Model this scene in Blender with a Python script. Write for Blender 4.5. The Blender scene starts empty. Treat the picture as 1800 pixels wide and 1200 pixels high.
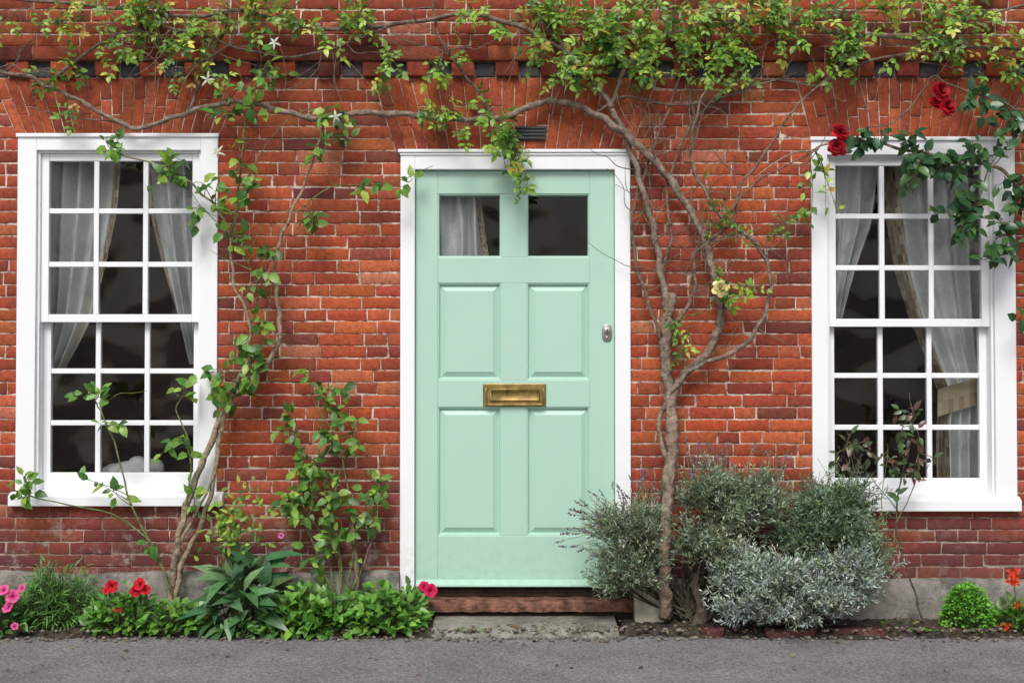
import bpy, math, random
from mathutils import Vector as V, Matrix
random.seed(7)
RN=random.random; U=random.uniform; G=random.gauss
scn=bpy.context.scene; COL=scn.collection
# ---------------- camera frame
S=0.0027; CP=V((0,-6,1.2)); TG=V((0,0,1.323))
FW=(TG-CP); D=FW.length; FW.normalize(); RT=V((1,0,0)); UPV=RT.cross(FW)
def P(px,py,y=0.0):
    d=FW*D+RT*((px-900)*S)+UPV*((600-py)*S)
    return CP+d*((y-CP.y)/d.y)
def RC(a,b,c,d,y=0.0):
    return P(a,(b+d)/2,y).x,P(c,(b+d)/2,y).x,P((a+c)/2,d,y).z,P((a+c)/2,b,y).z
# ---------------- mesh builder
class MB:
    def __init__(s): s.v=[];s.f=[];s.c=[]
    def add(s,vs,fs,col=(1,1,1)):
        b=len(s.v); s.v.extend([tuple(x) for x in vs])
        for f in fs: s.f.append(tuple(i+b for i in f)); s.c.append(col)
    def box(s,x0,x1,y0,y1,z0,z1,col=(1,1,1)):
        s.add([(x0,y0,z0),(x1,y0,z0),(x1,y1,z0),(x0,y1,z0),(x0,y0,z1),(x1,y0,z1),(x1,y1,z1),(x0,y1,z1)],
              [(0,3,2,1),(4,5,6,7),(0,1,5,4),(1,2,6,5),(2,3,7,6),(3,0,4,7)],col)
    def build(s,name,mat,parent=None,smooth=False,bevel=0):
        me=bpy.data.meshes.new(name); me.from_pydata(s.v,[],s.f)
        ca=me.color_attributes.new('Col','FLOAT_COLOR','CORNER')
        arr=[]
        for f,c in zip(s.f,s.c): arr.extend((c[0],c[1],c[2],1.0)*len(f))
        ca.data.foreach_set('color',arr)
        if smooth: me.polygons.foreach_set('use_smooth',[True]*len(s.f))
        me.materials.append(mat); me.update()
        o=bpy.data.objects.new(name,me); COL.objects.link(o)
        if parent is not None:
            o.parent=parent
            if parent.type=='EMPTY': o.matrix_parent_inverse=Matrix.Translation(-parent.location)
        if bevel:
            m=o.modifiers.new('Bevel','BEVEL'); m.width=bevel; m.segments=2; m.limit_method='ANGLE'; m.angle_limit=0.7
        return o
def thing(name,label,cat,loc,group=None):
    o=bpy.data.objects.new(name,None); COL.objects.link(o); o.location=loc; o.empty_display_size=.1
    return tag(o,label,cat,group)
def tag(o,label,cat,group=None,kind=None):
    if label:o['label']=label
    if cat:o['category']=cat
    if group:o['group']=group
    if kind:o['kind']=kind
    return o
# ---------------- materials
def M0(name,rough=.6,spec=.5):
    m=bpy.data.materials.new(name); m.use_nodes=True; n=m.node_tree.nodes; l=m.node_tree.links
    b=n['Principled BSDF']; b.inputs['Roughness'].default_value=rough; b.inputs['Specular IOR Level'].default_value=spec
    return m,n,l,b
def noise(n,l,scale,detail=4,rough=.55,vec=None):
    t=n.new('ShaderNodeTexNoise'); t.inputs['Scale'].default_value=scale; t.inputs['Detail'].default_value=detail; t.inputs['Roughness'].default_value=rough
    if vec is None:
        g=n.new('ShaderNodeNewGeometry'); vec=g.outputs['Position']
    l.new(vec,t.inputs['Vector']); return t.outputs['Fac']
def mapr(n,l,v,a,b,c,d):
    m=n.new('ShaderNodeMapRange'); l.new(v,m.inputs[0])
    for i,x in enumerate((a,b,c,d)): m.inputs[i+1].default_value=x
    return m.outputs[0]
def mix(n,l,fac,a,b,bt='MIX'):
    m=n.new('ShaderNodeMix'); m.data_type='RGBA'; m.blend_type=bt
    for s,x in ((m.inputs[0],fac),(m.inputs[6],a),(m.inputs[7],b)):
        if isinstance(x,(int,float)): s.default_value=x
        elif isinstance(x,tuple): s.default_value=(x[0],x[1],x[2],1)
        else: l.new(x,s)
    return m.outputs[2]
def mth(n,l,op,a,b):
    m=n.new('ShaderNodeMath'); m.operation=op
    for s,x in ((m.inputs[0],a),(m.inputs[1],b)):
        if isinstance(x,(int,float)): s.default_value=x
        else: l.new(x,s)
    return m.outputs[0]
def bump(n,l,b,h,st,dist):
    m=n.new('ShaderNodeBump'); m.inputs['Strength'].default_value=st; m.inputs['Distance'].default_value=dist
    l.new(h,m.inputs['Height']); l.new(m.outputs[0],b.inputs['Normal'])
def attr(n):
    a=n.new('ShaderNodeAttribute'); a.attribute_name='Col'; return a.outputs['Color']
def posc(n,l,k):
    g=n.new('ShaderNodeNewGeometry'); s=n.new('ShaderNodeSeparateXYZ'); l.new(g.outputs['Position'],s.inputs[0]); return s.outputs[k]
def posz(n,l): return posc(n,l,2)
def simple(name,col,rough=.6,spec=.5,var=.15,nsc=20,bst=.0,bsc=200,bd=.001,metal=0):
    m,n,l,b=M0(name,rough,spec)
    c=mix(n,l,mapr(n,l,noise(n,l,nsc,5),.3,.7,0,1),tuple(x*(1-var) for x in col),tuple(min(1,x*(1+var)) for x in col))
    l.new(c,b.inputs['Base Color']); b.inputs['Metallic'].default_value=metal
    if bst: bump(n,l,b,noise(n,l,bsc,4),bst,bd)
    return m
def brickmat():
    m,n,l,b=M0('old_brick',.85,.25)
    c=attr(n)
    v=mapr(n,l,noise(n,l,40,8,.72),.25,.75,.45,1.42)
    c=mix(n,l,1.0,c,v,'MULTIPLY')
    sp=mapr(n,l,noise(n,l,120,4,.65),.54,.66,0,.65)
    c=mix(n,l,sp,c,(.085,.026,.018))
    st=mapr(n,l,noise(n,l,1.6,7,.68),.46,.68,0,.6)
    c=mix(n,l,st,c,(.135,.037,.026))
    so=mapr(n,l,noise(n,l,7,6,.7),.56,.74,0,.5)
    c=mix(n,l,so,c,(.07,.030,.025))
    sm=mapr(n,l,noise(n,l,48,6,.75),.65,.77,0,.45)
    c=mix(n,l,sm,c,(.52,.33,.25))
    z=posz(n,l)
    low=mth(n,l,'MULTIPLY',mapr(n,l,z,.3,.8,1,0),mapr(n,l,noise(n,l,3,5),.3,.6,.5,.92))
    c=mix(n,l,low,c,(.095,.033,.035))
    left=mapr(n,l,posc(n,l,0),-.6,.6,1,.35)
    ef=mth(n,l,'MULTIPLY',mth(n,l,'MULTIPLY',mapr(n,l,noise(n,l,8,9,.78),.52,.66,0,.75),mapr(n,l,z,.28,.66,1,0)),left)
    c=mix(n,l,ef,c,(.50,.43,.39))
    l.new(c,b.inputs['Base Color'])
    bump(n,l,b,noise(n,l,90,7,.7),.7,.004)
    return m
def mortarmat():
    m,n,l,b=M0('lime_mortar',.95,.1)
    c=mix(n,l,mapr(n,l,noise(n,l,5,7,.7),.38,.64,0,1),(.32,.205,.15),(.72,.63,.53))
    c=mix(n,l,mapr(n,l,noise(n,l,30,5,.65),.49,.62,0,.85),c,(.13,.055,.04))
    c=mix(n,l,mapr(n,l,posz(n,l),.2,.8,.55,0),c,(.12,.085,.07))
    l.new(c,b.inputs['Base Color']); bump(n,l,b,noise(n,l,150,5),.8,.004)
    return m
def paint(name,col,dirt,rough=.42):
    m,n,l,b=M0(name,rough,.4)
    c=mix(n,l,mapr(n,l,noise(n,l,3,5),.3,.75,0,.3),col,tuple(x*.9 for x in col))
    c=mix(n,l,mapr(n,l,noise(n,l,26,8,.75),.62,.8,0,.35),c,dirt)
    low=mth(n,l,'MULTIPLY',mapr(n,l,posz(n,l),.1,.5,.55,0),mapr(n,l,noise(n,l,30,6,.7),.42,.65,0,1))
    c=mix(n,l,low,c,dirt)
    l.new(c,b.inputs['Base Color'])
    g=n.new('ShaderNodeNewGeometry'); mp=n.new('ShaderNodeMapping'); mp.inputs['Scale'].default_value=(1,1,.06); l.new(g.outputs['Position'],mp.inputs[0])
    bump(n,l,b,noise(n,l,200,4,.6,mp.outputs[0]),.16,.002)
    return m
def leafmat(name,tr=.3,rough=.45,spec=.4):
    m,n,l,b=M0(name,rough,spec)
    c=mix(n,l,1.0,attr(n),mapr(n,l,noise(n,l,60,3),.3,.7,.75,1.2),'MULTIPLY')
    l.new(c,b.inputs['Base Color'])
    t=n.new('ShaderNodeBsdfTranslucent'); l.new(mix(n,l,1.0,c,(1.2,1.3,.6),'MULTIPLY'),t.inputs[0])
    x=n.new('ShaderNodeMixShader'); x.inputs[0].default_value=tr
    l.new(b.outputs[0],x.inputs[1]); l.new(t.outputs[0],x.inputs[2]); l.new(x.outputs[0],n['Material Output'].inputs[0])
    return m
def vcol(name,rough=.8,var=.35,sc=40,bst=.5,bsc=120,bd=.003):
    m,n,l,b=M0(name,rough,.25)
    l.new(mix(n,l,1.0,attr(n),mapr(n,l,noise(n,l,sc,6,.65),.3,.7,1-var,1+var),'MULTIPLY'),b.inputs['Base Color'])
    bump(n,l,b,noise(n,l,bsc,5),bst,bd); return m
def glassmat():
    m,n,l,b=M0('window_glass')
    f=n.new('ShaderNodeFresnel'); f.inputs[0].default_value=1.5
    t=n.new('ShaderNodeBsdfTransparent'); t.inputs[0].default_value=(.92,.95,.96,1)
    g=n.new('ShaderNodeBsdfGlossy'); g.inputs['Roughness'].default_value=.02; g.inputs['Color'].default_value=(1,.98,.95,1)
    bp=n.new('ShaderNodeBump'); bp.inputs['Strength'].default_value=.8; bp.inputs['Distance'].default_value=.05
    l.new(noise(n,l,3.5,1),bp.inputs['Height']); l.new(bp.outputs[0],g.inputs['Normal'])
    x=n.new('ShaderNodeMixShader'); l.new(mth(n,l,'MULTIPLY',f.outputs[0],.75),x.inputs[0]); l.new(t.outputs[0],x.inputs[1]); l.new(g.outputs[0],x.inputs[2])
    l.new(x.outputs[0],n['Material Output'].inputs[0]); return m
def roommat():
    m,n,l,b=M0('room_reflection_tone',.9,.2)
    c=mix(n,l,mapr(n,l,noise(n,l,1.9,3),.42,.6,0,1),(.025,.02,.02),(.22,.13,.09))  # brown blotches on the room walls stand in for reflections in the panes
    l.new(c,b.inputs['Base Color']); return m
def asphalt():
    m,n,l,b=M0('worn_asphalt',.9,.25)
    c=mix(n,l,mapr(n,l,noise(n,l,2.5,6,.6),.3,.7,0,1),(.18,.172,.175),(.28,.27,.27))
    c=mix(n,l,1.0,c,mapr(n,l,noise(n,l,75,7,.82),.3,.7,.1,2.0),'MULTIPLY')
    c=mix(n,l,mapr(n,l,noise(n,l,170,3),.61,.67,0,.7),c,(.55,.53,.51))
    c=mix(n,l,mapr(n,l,noise(n,l,12,6,.7),.58,.75,0,.5),c,(.08,.07,.062))
    l.new(c,b.inputs['Base Color']); bump(n,l,b,noise(n,l,75,7,.82),1,.012); return m
def stonemat(name,c1,c2):
    m,n,l,b=M0(name,.9,.2)
    c=mix(n,l,mapr(n,l,noise(n,l,9,7,.65),.3,.7,0,1),c1,c2)
    c=mix(n,l,mapr(n,l,noise(n,l,45,5,.7),.56,.7,0,.7),c,tuple(x*.35 for x in c1))
    c=mix(n,l,mapr(n,l,noise(n,l,4,7,.75),.48,.62,0,.75),c,tuple(x*.4 for x in c1))
    l.new(c,b.inputs['Base Color']); bump(n,l,b,noise(n,l,50,7,.7),.9,.008); return m
BR=brickmat(); MO=mortarmat(); WH=paint('white_gloss_paint',(.82,.83,.85),(.45,.43,.39)); MINT=paint('mint_green_paint',(.395,.60,.495),(.29,.46,.36),.38)
GL=glassmat(); ASP=asphalt(); LF=leafmat('leaf',.32,.4,.5); LFD=leafmat('glossy_leaf',.15,.33,.5); SIL=leafmat('grey_leaf',.12,.7,.2); PET=leafmat('petal',.25,.6,.2)
BARK=vcol('bark',.9,.65,34,1,60,.010); SOIL=vcol('soil',.95,.5,30,1,80,.01)
PLI=stonemat('rendered_plinth',(.14,.13,.12),(.34,.315,.28)); STO=stonemat('step_stone',(.19,.18,.155),(.35,.335,.295)); PALE=simple('pale_stone',(.48,.44,.37),.9,.2,.3,18,.8,50,.006)
WOODS=simple('weathered_red_timber',(.17,.08,.055),.8,.2,.75,22,.9,60,.008)
BRASS=simple('aged_brass',(.31,.215,.08),.48,.5,.4,30,.2,150,.001,1); CHR=simple('steel',(.36,.35,.33),.4,.5,.2,30,0,1,1,1)
DARK=simple('dark_iron',(.03,.032,.035),.6); GAPSHADE=simple('dark_gap_shade',(.045,.03,.022),.9,.2,.4,20,.5,60,.005); ROOM=roommat()  # near-black brown here paints the shade in the door sill gaps
CUR=vcol('curtain_cloth',.95,.10,40,.2,300,.001); WHITE_O=simple('white_china',(.70,.69,.66),.6,.4,.1,40,.6,60,.01)

# ---------------- bricks
BC=[((.43,.086,.034),34),((.36,.066,.030),28),((.48,.118,.048),14),((.28,.055,.030),14),((.18,.045,.034),5),((.50,.165,.08),4),((.30,.072,.046),5)]
def bcol(k=1.0,bias=None):
    r=RN()*104
    for c,w in BC:
        r-=w
        if r<=0: break
    j=U(.82,1.14)*k
    return (c[0]*j*U(.95,1.05),c[1]*j*U(.88,1.15),c[2]*j*U(.85,1.15))
def brick(mb,bl,br,tr,tl,yf,col,gap=.006,jit=.0017,rnd=.0022):
    q=[V(a) for a in (bl,br,tr,tl)]
    w=((q[1]-q[0]).length+(q[2]-q[3]).length)/2; h=((q[3]-q[0]).length+(q[2]-q[1]).length)/2
    if w<gap*1.6 or h<gap*1.6: return
    gu=gap/2/w; gv=gap/2/h
    eu=min(.3,.005/w); ev=min(.3,.005/h)
    nu=max(1,round(w/.03)); nv=max(1,round(h/.05))
    us=[0]+[eu+(1-2*eu)*i/nu for i in range(nu+1)]+[1]; vs=[0]+[ev+(1-2*ev)*i/nv for i in range(nv+1)]+[1]
    cj=[(U(-jit,jit),U(-jit,jit)) for _ in range(4)]
    yb=yf+U(-.0016,.0014); ty=U(-.0014,.0014); tz=U(-.0012,.0012)
    vv=[];NU=len(us);NV=len(vs)
    for j,v in enumerate(vs):
        for i,u in enumerate(us):
            a=gu+(1-2*gu)*u; c=gv+(1-2*gv)*v
            p=(q[0]*(1-a)+q[1]*a)*(1-c)+(q[3]*(1-a)+q[2]*a)*c
            w4=((1-u)*(1-v),u*(1-v),u*v,(1-u)*v)
            x=p.x+sum(w4[k]*cj[k][0] for k in range(4)); z=p.y+sum(w4[k]*cj[k][1] for k in range(4))
            ed=(i in(0,NU-1))or(j in(0,NV-1))
            if ed: x+=U(-.0016,.0016); z+=U(-.0019,.0019)
            y=yb+ty*(u-.5)*2+tz*(v-.5)*2+U(-.0006,.0006)+(rnd if ed else 0)
            vv.append((x,y,z))
    fs=[(j*NU+i,j*NU+i+1,(j+1)*NU+i+1,(j+1)*NU+i) for j in range(NV-1) for i in range(NU-1)]
    ring=[i for i in range(NU)]+[j*NU+NU-1 for j in range(1,NV)]+[(NV-1)*NU+i for i in range(NU-2,-1,-1)]+[j*NU for j in range(NV-2,0,-1)]
    b=len(vv)
    for k in ring: vv.append((vv[k][0],yf+.03,vv[k][2]))
    n=len(ring)
    for k in range(n):
        k2=(k+1)%n; fs.append((ring[k],b+k,b+k2,ring[k2]))
    mb.add(vv,fs,col)
XW=4.2
LW=RC(31,238,383,868); RW=RC(1428,244,1784,876); DR=RC(704,268,1108,1090)
def arch_px(b0,b1,t0,t1,pb,pt):
    return (P(b0,pb).x,P(b1,pb).x,P(t0,pt).x,P(t1,pt).x,P(900,pb).z,P(900,pt).z)
ZD0=P(900,137).z; ZD1=P(900,110).z; ZS1=P(900,84).z
AR=[list(arch_px(30,384,-15,425,240,137)),list(arch_px(697,1107,655,1155,267,137)),list(arch_px(1427,1786,1400,1830,246,137))]
for a,r in zip(AR,(LW,DR,RW)): a[4]=r[3]+.001; a[5]=ZD0
RECT=[(LW[0]+.008,LW[1]-.008,LW[2]-.0,LW[3]),(RW[0]+.008,RW[1]-.008,RW[2],RW[3]),(DR[0]+.008,DR[1]-.008,-.1,DR[3])]
SB=[P(900,886).z,P(900,895).z,-.1]
RECTB=[(a,b,s_,d) for (a,b,c,d),s_ in zip(RECT,SB)]
def blocks(z0,z1):
    o=[]; h=z1-z0
    for x0,x1,a,b in RECTB:
        if min(z1,b)-max(z0,a)>.4*h: o.append((x0,x0,x1,x1))
    for x0b,x1b,x0t,x1t,a,b in AR:
        if min(z1,b)-max(z0,a)>.45*h:
            f=lambda z:(max(-.2,min(1.2,(z-a)/(b-a))))
            o.append((x0b+(x0t-x0b)*f(z0),x0b+(x0t-x0b)*f(z1),x1b+(x1t-x1b)*f(z0),x1b+(x1t-x1b)*f(z1)))
    return sorted(o)
def course(mb,z0,z1,yf,bl,k=1.0,stretch=.5):
    L=[(-XW,-XW)]; R=[]
    for a,b,c,d in bl: R.append((a,b)); L.append((c,d))
    R.append((XW,XW))
    for l,r in zip(L,R):
        x=(l[0]+l[1])/2; xe=(r[0]+r[1])/2
        cur=l; w0=U(.04,.2)
        while True:
            w=w0 if w0 else ((.207 if RN()<stretch else .103)*U(.93,1.06)); w0=None
            if x+w>xe-.05: nxt=r
            else: x+=w; nxt=(x+U(-.002,.002),)*2
            brick(mb,(cur[0],z0),(nxt[0],z0),(nxt[1],z1),(cur[1],z1),yf,bcol(k),gap=U(.0038,.0068))
            if nxt is r: break
            cur=nxt
house=thing('brick_house','old red brick house front with white sash windows and a mint green door','house',(0,0,0))
w=MB(); z=.2; CH=.0585
nz=round((ZD0-z)/CH); CH=(ZD0-z)/nz
for i in range(nz):
    course(w,z+i*CH,z+(i+1)*CH,0,blocks(z+i*CH,z+(i+1)*CH))
for i in range(14):
    zz=ZS1+.001+i*.0585
    course(w,zz,zz+.0585,-.018,[],.75)
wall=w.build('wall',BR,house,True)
# mortar sheet with openings
xs=sorted([-XW,XW]+[r[0]for r in RECT]+[r[1]for r in RECT]); zs=sorted([-.05,ZD0]+[LW[2],LW[3],RW[2],RW[3],DR[3]])
m=MB()
for i in range(len(xs)-1):
    for j in range(len(zs)-1):
        cx=(xs[i]+xs[i+1])/2; cz=(zs[j]+zs[j+1])/2
        if any(r[0]<cx<r[1] and r[2]<cz<r[3] for r in RECT): continue
        m.add([(xs[i],.0028,zs[j]),(xs[i+1],.0028,zs[j]),(xs[i+1],.0028,zs[j+1]),(xs[i],.0028,zs[j+1])],[(0,1,2,3)])
m.add([(-XW,.012,ZD0),(XW,.012,ZD0),(XW,.012,ZS1),(-XW,.012,ZS1)],[(0,1,2,3)])
m.add([(-XW,-.0152,ZS1),(XW,-.0152,ZS1),(XW,-.0152,3.55),(-XW,-.0152,3.55)],[(0,1,2,3)])
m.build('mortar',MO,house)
# arches
for a,n in zip(AR,(21,22,21)):
    mb=MB()
    for i in range(n):
        def pt(u,v):
            b=a[0]+(a[1]-a[0])*u; t=a[2]+(a[3]-a[2])*u
            return (b+(t-b)*v, a[4]+(a[5]-a[4])*v)
        u0=i/n;u1=(i+1)/n
        r=i%3
        cuts=[0,.62,1] if r==0 else ([0,.36,1] if r==1 else [0,.5,1])
        for v0,v1 in zip(cuts[:-1],cuts[1:]):
            c=bcol(1.0); c=(c[0]*.6+.41*.4,c[1]*.6+.09*.4,c[2]*.6+.035*.4)
            brick(mb,pt(u0,v0),pt(u1,v0),pt(u1,v1),pt(u0,v1),-.001,c,gap=.0035,jit=.0012)
    mb.build('brick_arch',BR,house,True)
# string course + dentils
mb=MB(); x=-XW
while x<XW:
    w_=.215*U(.96,1.04); brick(mb,(x,ZD1),(x+w_,ZD1),(x+w_,ZS1),(x,ZS1),-.040,bcol(.78),gap=.006); x+=w_
mb.box(-XW,XW,-.036,.01,ZD1+.002,ZS1-.003,(.25,.13,.09))
mb.build('string_course',BR,house,True)
for k in range(-20,21):
    x0=P(541+78*k,123).x
    if abs(x0)>3.3: continue
    c=U(.7,1.3); gp=MB(); mb=MB()
    brick(gp,(x0-.049,ZD0),(x0+.049,ZD0),(x0+.049,ZD1),(x0-.049,ZD1),-.002,(.075*c,.088*c,.11*c),gap=.008)
    gp.build('blue_header',BR,house,True)
    x1=x0+.050; x2=x0+.21-.050
    brick(mb,(x1,ZD0),(x2,ZD0),(x2,ZD1),(x1,ZD1),-.030,bcol(.85),gap=.006)
    mb.box(x1+.006,x2-.006,-.022,.01,ZD0+.005,ZD1-.002,(.3,.07,.04))
    mb.build('dentil',BR,house,True)
# plinth
mb=MB()
zl=P(300,1004).z; zr=P(1700,1017).z
def plinth(x0,x1,zt):
    n=int((x1-x0)/.03); vs=[];fs=[]
    for i in range(n+1):
        x=x0+(x1-x0)*i/n; dz=.008*math.sin(x*7)+U(-.004,.004)
        vs+= [(x,.01,zt+dz),(x,-.036+U(-.003,.003),zt+dz-.004),(x,-.048+U(-.003,.003),zt-.02),(x,-.048+.005*math.sin(x*9),zt*.5),(x,-.052,-.03)]
    for i in range(n):
        for j in range(4): fs.append((i*5+j,i*5+j+1,i*5+j+6,i*5+j+5))
    mb.add(vs,fs)
plinth(-XW,P(703,1040).x,zl); plinth(P(1113,1040).x,XW,zr)
mb.build('plinth',PLI,house,True)
# rooms
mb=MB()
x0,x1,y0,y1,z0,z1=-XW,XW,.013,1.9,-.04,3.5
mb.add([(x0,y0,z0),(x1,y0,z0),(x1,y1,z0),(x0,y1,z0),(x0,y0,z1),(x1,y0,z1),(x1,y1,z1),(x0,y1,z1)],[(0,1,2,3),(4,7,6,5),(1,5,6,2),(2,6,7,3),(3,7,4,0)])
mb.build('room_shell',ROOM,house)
# vent
mb=MB(); a=RC(905,223,960,247); mb.box(a[0],a[1],-.012,.02,a[2],a[3])
for i in range(4):
    zz=a[2]+(a[3]-a[2])*(i+.5)/4; mb.box(a[0]+.008,a[1]-.008,-.018,-.012,zz-.004,zz+.004)
mb.build('wall_vent',DARK,house,bevel=.002)
# windows
BW=.0122
def window(out,glass,vx,hz,sill):
    o=RC(*out); g=RC(*glass); mb=MB()
    gx0,gx1=g[0],g[1]; st=.036
    fx0=gx0-st; fx1=gx1+st; ftop=g[3]+st
    mb.box(o[0],fx0-.012,-.016,.13,o[2],o[3]); mb.box(fx1+.012,o[1],-.016,.13,o[2],o[3])
    mb.box(fx0-.012,fx1+.012,-.0155,.13,ftop+.010,o[3]-.0005)
    mb.box(fx0-.012,fx0,.004,.13,o[2],ftop+.010); mb.box(fx1,fx1+.012,.004,.13,o[2],ftop+.010); mb.box(fx0,fx1,.0045,.13,ftop,ftop+.0098)
    mb.box(o[0]-.006,o[1]+.006,-.026,-.0165,o[3]-.012,o[3]+.006)
    win=mb.build('window',WH,house,bevel=.003)
    V_=[P(v,600).x for v in vx]; H_=[P(900,h).z for h in hz]; zm=H_[2]
    def sash(z0,z1,yy,hs,top,bot,name):
        b=MB()
        b.box(fx0,gx0,yy,yy+.036,z0,z1); b.box(gx1,fx1,yy,yy+.036,z0,z1)
        b.box(gx0,gx1,yy+.0005,yy+.0355,z1-top,z1); b.box(gx0,gx1,yy+.0005,yy+.0355,z0,z0+bot)
        for v in V_: b.box(v-BW,v+BW,yy+.003,yy+.033,z0+bot,z1-top)
        for h in hs:
            e=[gx0]+[q for v in V_ for q in(v-BW,v+BW)]+[gx1]
            for i in range(0,len(e),2): b.box(e[i],e[i+1],yy+.004,yy+.032,h-BW,h+BW)
        b.build(name,WH,win,bevel=.003)
        p=MB(); p.add([(gx0,yy+.018,z0+bot),(gx1,yy+.018,z0+bot),(gx1,yy+.018,z1-top),(gx0,yy+.018,z1-top)],[(0,1,2,3)])
        p.build('pane',GL,win)
    sash(zm-.019,ftop,.02,H_[:2],st,.038,'upper_sash')
    sash(o[2]+.012,zm+.017,.0605,H_[3:],.032,g[2]-o[2]-.012,'lower_sash')
    s=RC(*sill); b=MB()
    vs=[]
    for x in(s[0],s[1]): vs+=[(x,-.046,s[2]+.006),(x,-.046,s[3]-.016),(x,-.017,s[3]+.0),(x,.14,s[3]+.014),(x,.14,s[2]+.006)]
    b.add(vs,[(0,5,6,1),(1,6,7,2),(2,7,8,3),(3,8,9,4),(4,9,5,0),(0,1,2,3,4),(9,8,7,6,5)])
    b.build('sill',WH,win,bevel=.004)
window((31,238,383,866),(82,282,335,832),(165,252),(370,464,559,652,744),(20,864,394,890))
window((1426,244,1784,874),(1472,290,1729,842),(1554,1641),(379,470,567,660,752),(1412,872,1790,899))
# door frame
d0=RC(704,270,1108,1036); lf=RC(730,300,1080,1031)
mb=MB()
mb.box(d0[0],lf[0]-.002,-.02,.12,d0[2],d0[3]); mb.box(lf[1]+.002,d0[1],-.02,.12,d0[2],d0[3]); mb.box(lf[0]-.002,lf[1]+.002,-.0195,.12,lf[3]+.003,d0[3]-.0005)
mb.box(d0[0]-.012,d0[1]+.004,-.034,.0,d0[3]+.0005,d0[3]+.016); mb.box(d0[0]-.004,d0[1]+.001,-.027,-.0205,d0[3]-.012,d0[3])
mb.box(lf[0]-.002,lf[0]+.014,.06,.12,lf[2],lf[3])
frame=mb.build('door_frame',WH,house,bevel=.004)
yf=.012; mb=MB()
X=lambda p:P(p,650).x
Zp=lambda p:P(900,p).z
sx=[X(730),X(769),X(881),X(926),X(1037),X(1080)]
rz=[Zp(300),Zp(340),Zp(452),Zp(497),Zp(668),Zp(715),Zp(942),Zp(1031)]
mb.box(sx[0],sx[1],yf,yf+.045,rz[7],rz[0]); mb.box(sx[4],sx[5],yf,yf+.045,rz[7],rz[0])
for a,b in((0,1),(2,3),(4,5),(6,7)): mb.box(sx[1],sx[4],yf+.0006,yf+.0445,rz[b],rz[a])
for a,b in((1,2),(3,4),(5,6)): mb.box(sx[2],sx[3],yf+.001,yf+.044,rz[b],rz[a])
door=mb.build('door',MINT,house,bevel=.002)
def rings(mb,x0,x1,z0,z1,prof):
    vs=[];fs=[]
    for ins,y in prof: vs+=[(x0+ins,y,z0+ins),(x1-ins,y,z0+ins),(x1-ins,y,z1-ins),(x0+ins,y,z1-ins)]
    n=len(prof)
    for k in range(n-1):
        for i in range(4): fs.append((k*4+i,k*4+(i+1)%4,(k+1)*4+(i+1)%4,(k+1)*4+i))
    return vs,fs,n
for a,b in((3,4),(5,6)):
    for c,d in((1,2),(3,4)):
        p=MB(); vs,fs,n=rings(p,sx[c],sx[d],rz[b],rz[a],[(0,yf+.004),(.004,yf+.004),(.008,yf+.008),(.011,yf+.019),(.014,yf+.020),(.016,yf+.019),(.036,yf+.008),(.039,yf+.0055)])
        fs.append((4*(n-1),4*n-3,4*n-2,4*n-1)); p.add(vs,fs); p.build('panel',MINT,door)
for c,d in((1,2),(3,4)):
    p=MB(); vs,fs,n=rings(p,sx[c],sx[d],rz[2],rz[1],[(0,yf+.004),(.005,yf+.005),(.009,yf+.018),(.0095,yf+.03)]); p.add(vs,fs); p.build('glazing_bead',MINT,door)
    p=MB(); p.add([(sx[c],yf+.022,rz[2]),(sx[d],yf+.022,rz[2]),(sx[d],yf+.022,rz[1]),(sx[c],yf+.022,rz[1])],[(0,1,2,3)]); p.build('pane',GL,door)
p=MB(); wb=RC(731,1018,1085,1031)
vs=[]
for x in(wb[0],wb[1]): vs+=[(x,yf-.028,wb[2]+.002),(x,yf-.028,wb[2]+.012),(x,yf-.001,wb[3]),(x,yf-.001,wb[2]+.002)]
p.add(vs,[(0,4,5,1),(1,5,6,2),(2,6,7,3),(3,7,4,0),(0,1,2,3),(7,6,5,4)]); p.build('weatherboard',MINT,door,bevel=.003)
# tubes
def cat(pts,n=8):
    o=[]; p=[pts[0]*2-pts[1]]+pts+[pts[-1]*2-pts[-2]]
    for i in range(1,len(p)-2):
        for k in range(n):
            t=k/n; a,b,c,d=p[i-1],p[i],p[i+1],p[i+2]
            o.append(.5*((2*b)+(c-a)*t+(2*a-5*b+4*c-d)*t*t+(3*b-a-3*c+d)*t**3))
    o.append(pts[-1]); return o
def tube(mb,pts,r0,r1,sides=6,col=(.2,.14,.1),gn=.0,cap=True):
    n=len(pts); vs=[];fs=[]; ph=U(0,6)
    for i,p in enumerate(pts):
        t=(pts[min(i+1,n-1)]-pts[max(i-1,0)])
        if t.length<1e-9: t=V((0,0,1))
        t.normalize(); ref=V((0,1,0)) if abs(t.y)<.9 else V((1,0,0))
        a=t.cross(ref).normalized(); b=t.cross(a)
        r=r0+(r1-r0)*i/(n-1)
        for k in range(sides):
            an=2*math.pi*k/sides+ph*gn*.1*i
            rr=r*(1+U(-gn,gn)+gn*.6*math.sin(i*1.1+ph+k*2))
            vs.append(p+a*(math.cos(an)*rr)+b*(math.sin(an)*rr))
    for i in range(n-1):
        for k in range(sides):
            k2=(k+1)%sides; fs.append((i*sides+k,i*sides+k2,(i+1)*sides+k2,(i+1)*sides+k))
    if cap: fs.append(tuple(range(sides))[::-1]); fs.append(tuple((n-1)*sides+k for k in range(sides)))
    mb.add(vs,fs,col)
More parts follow.
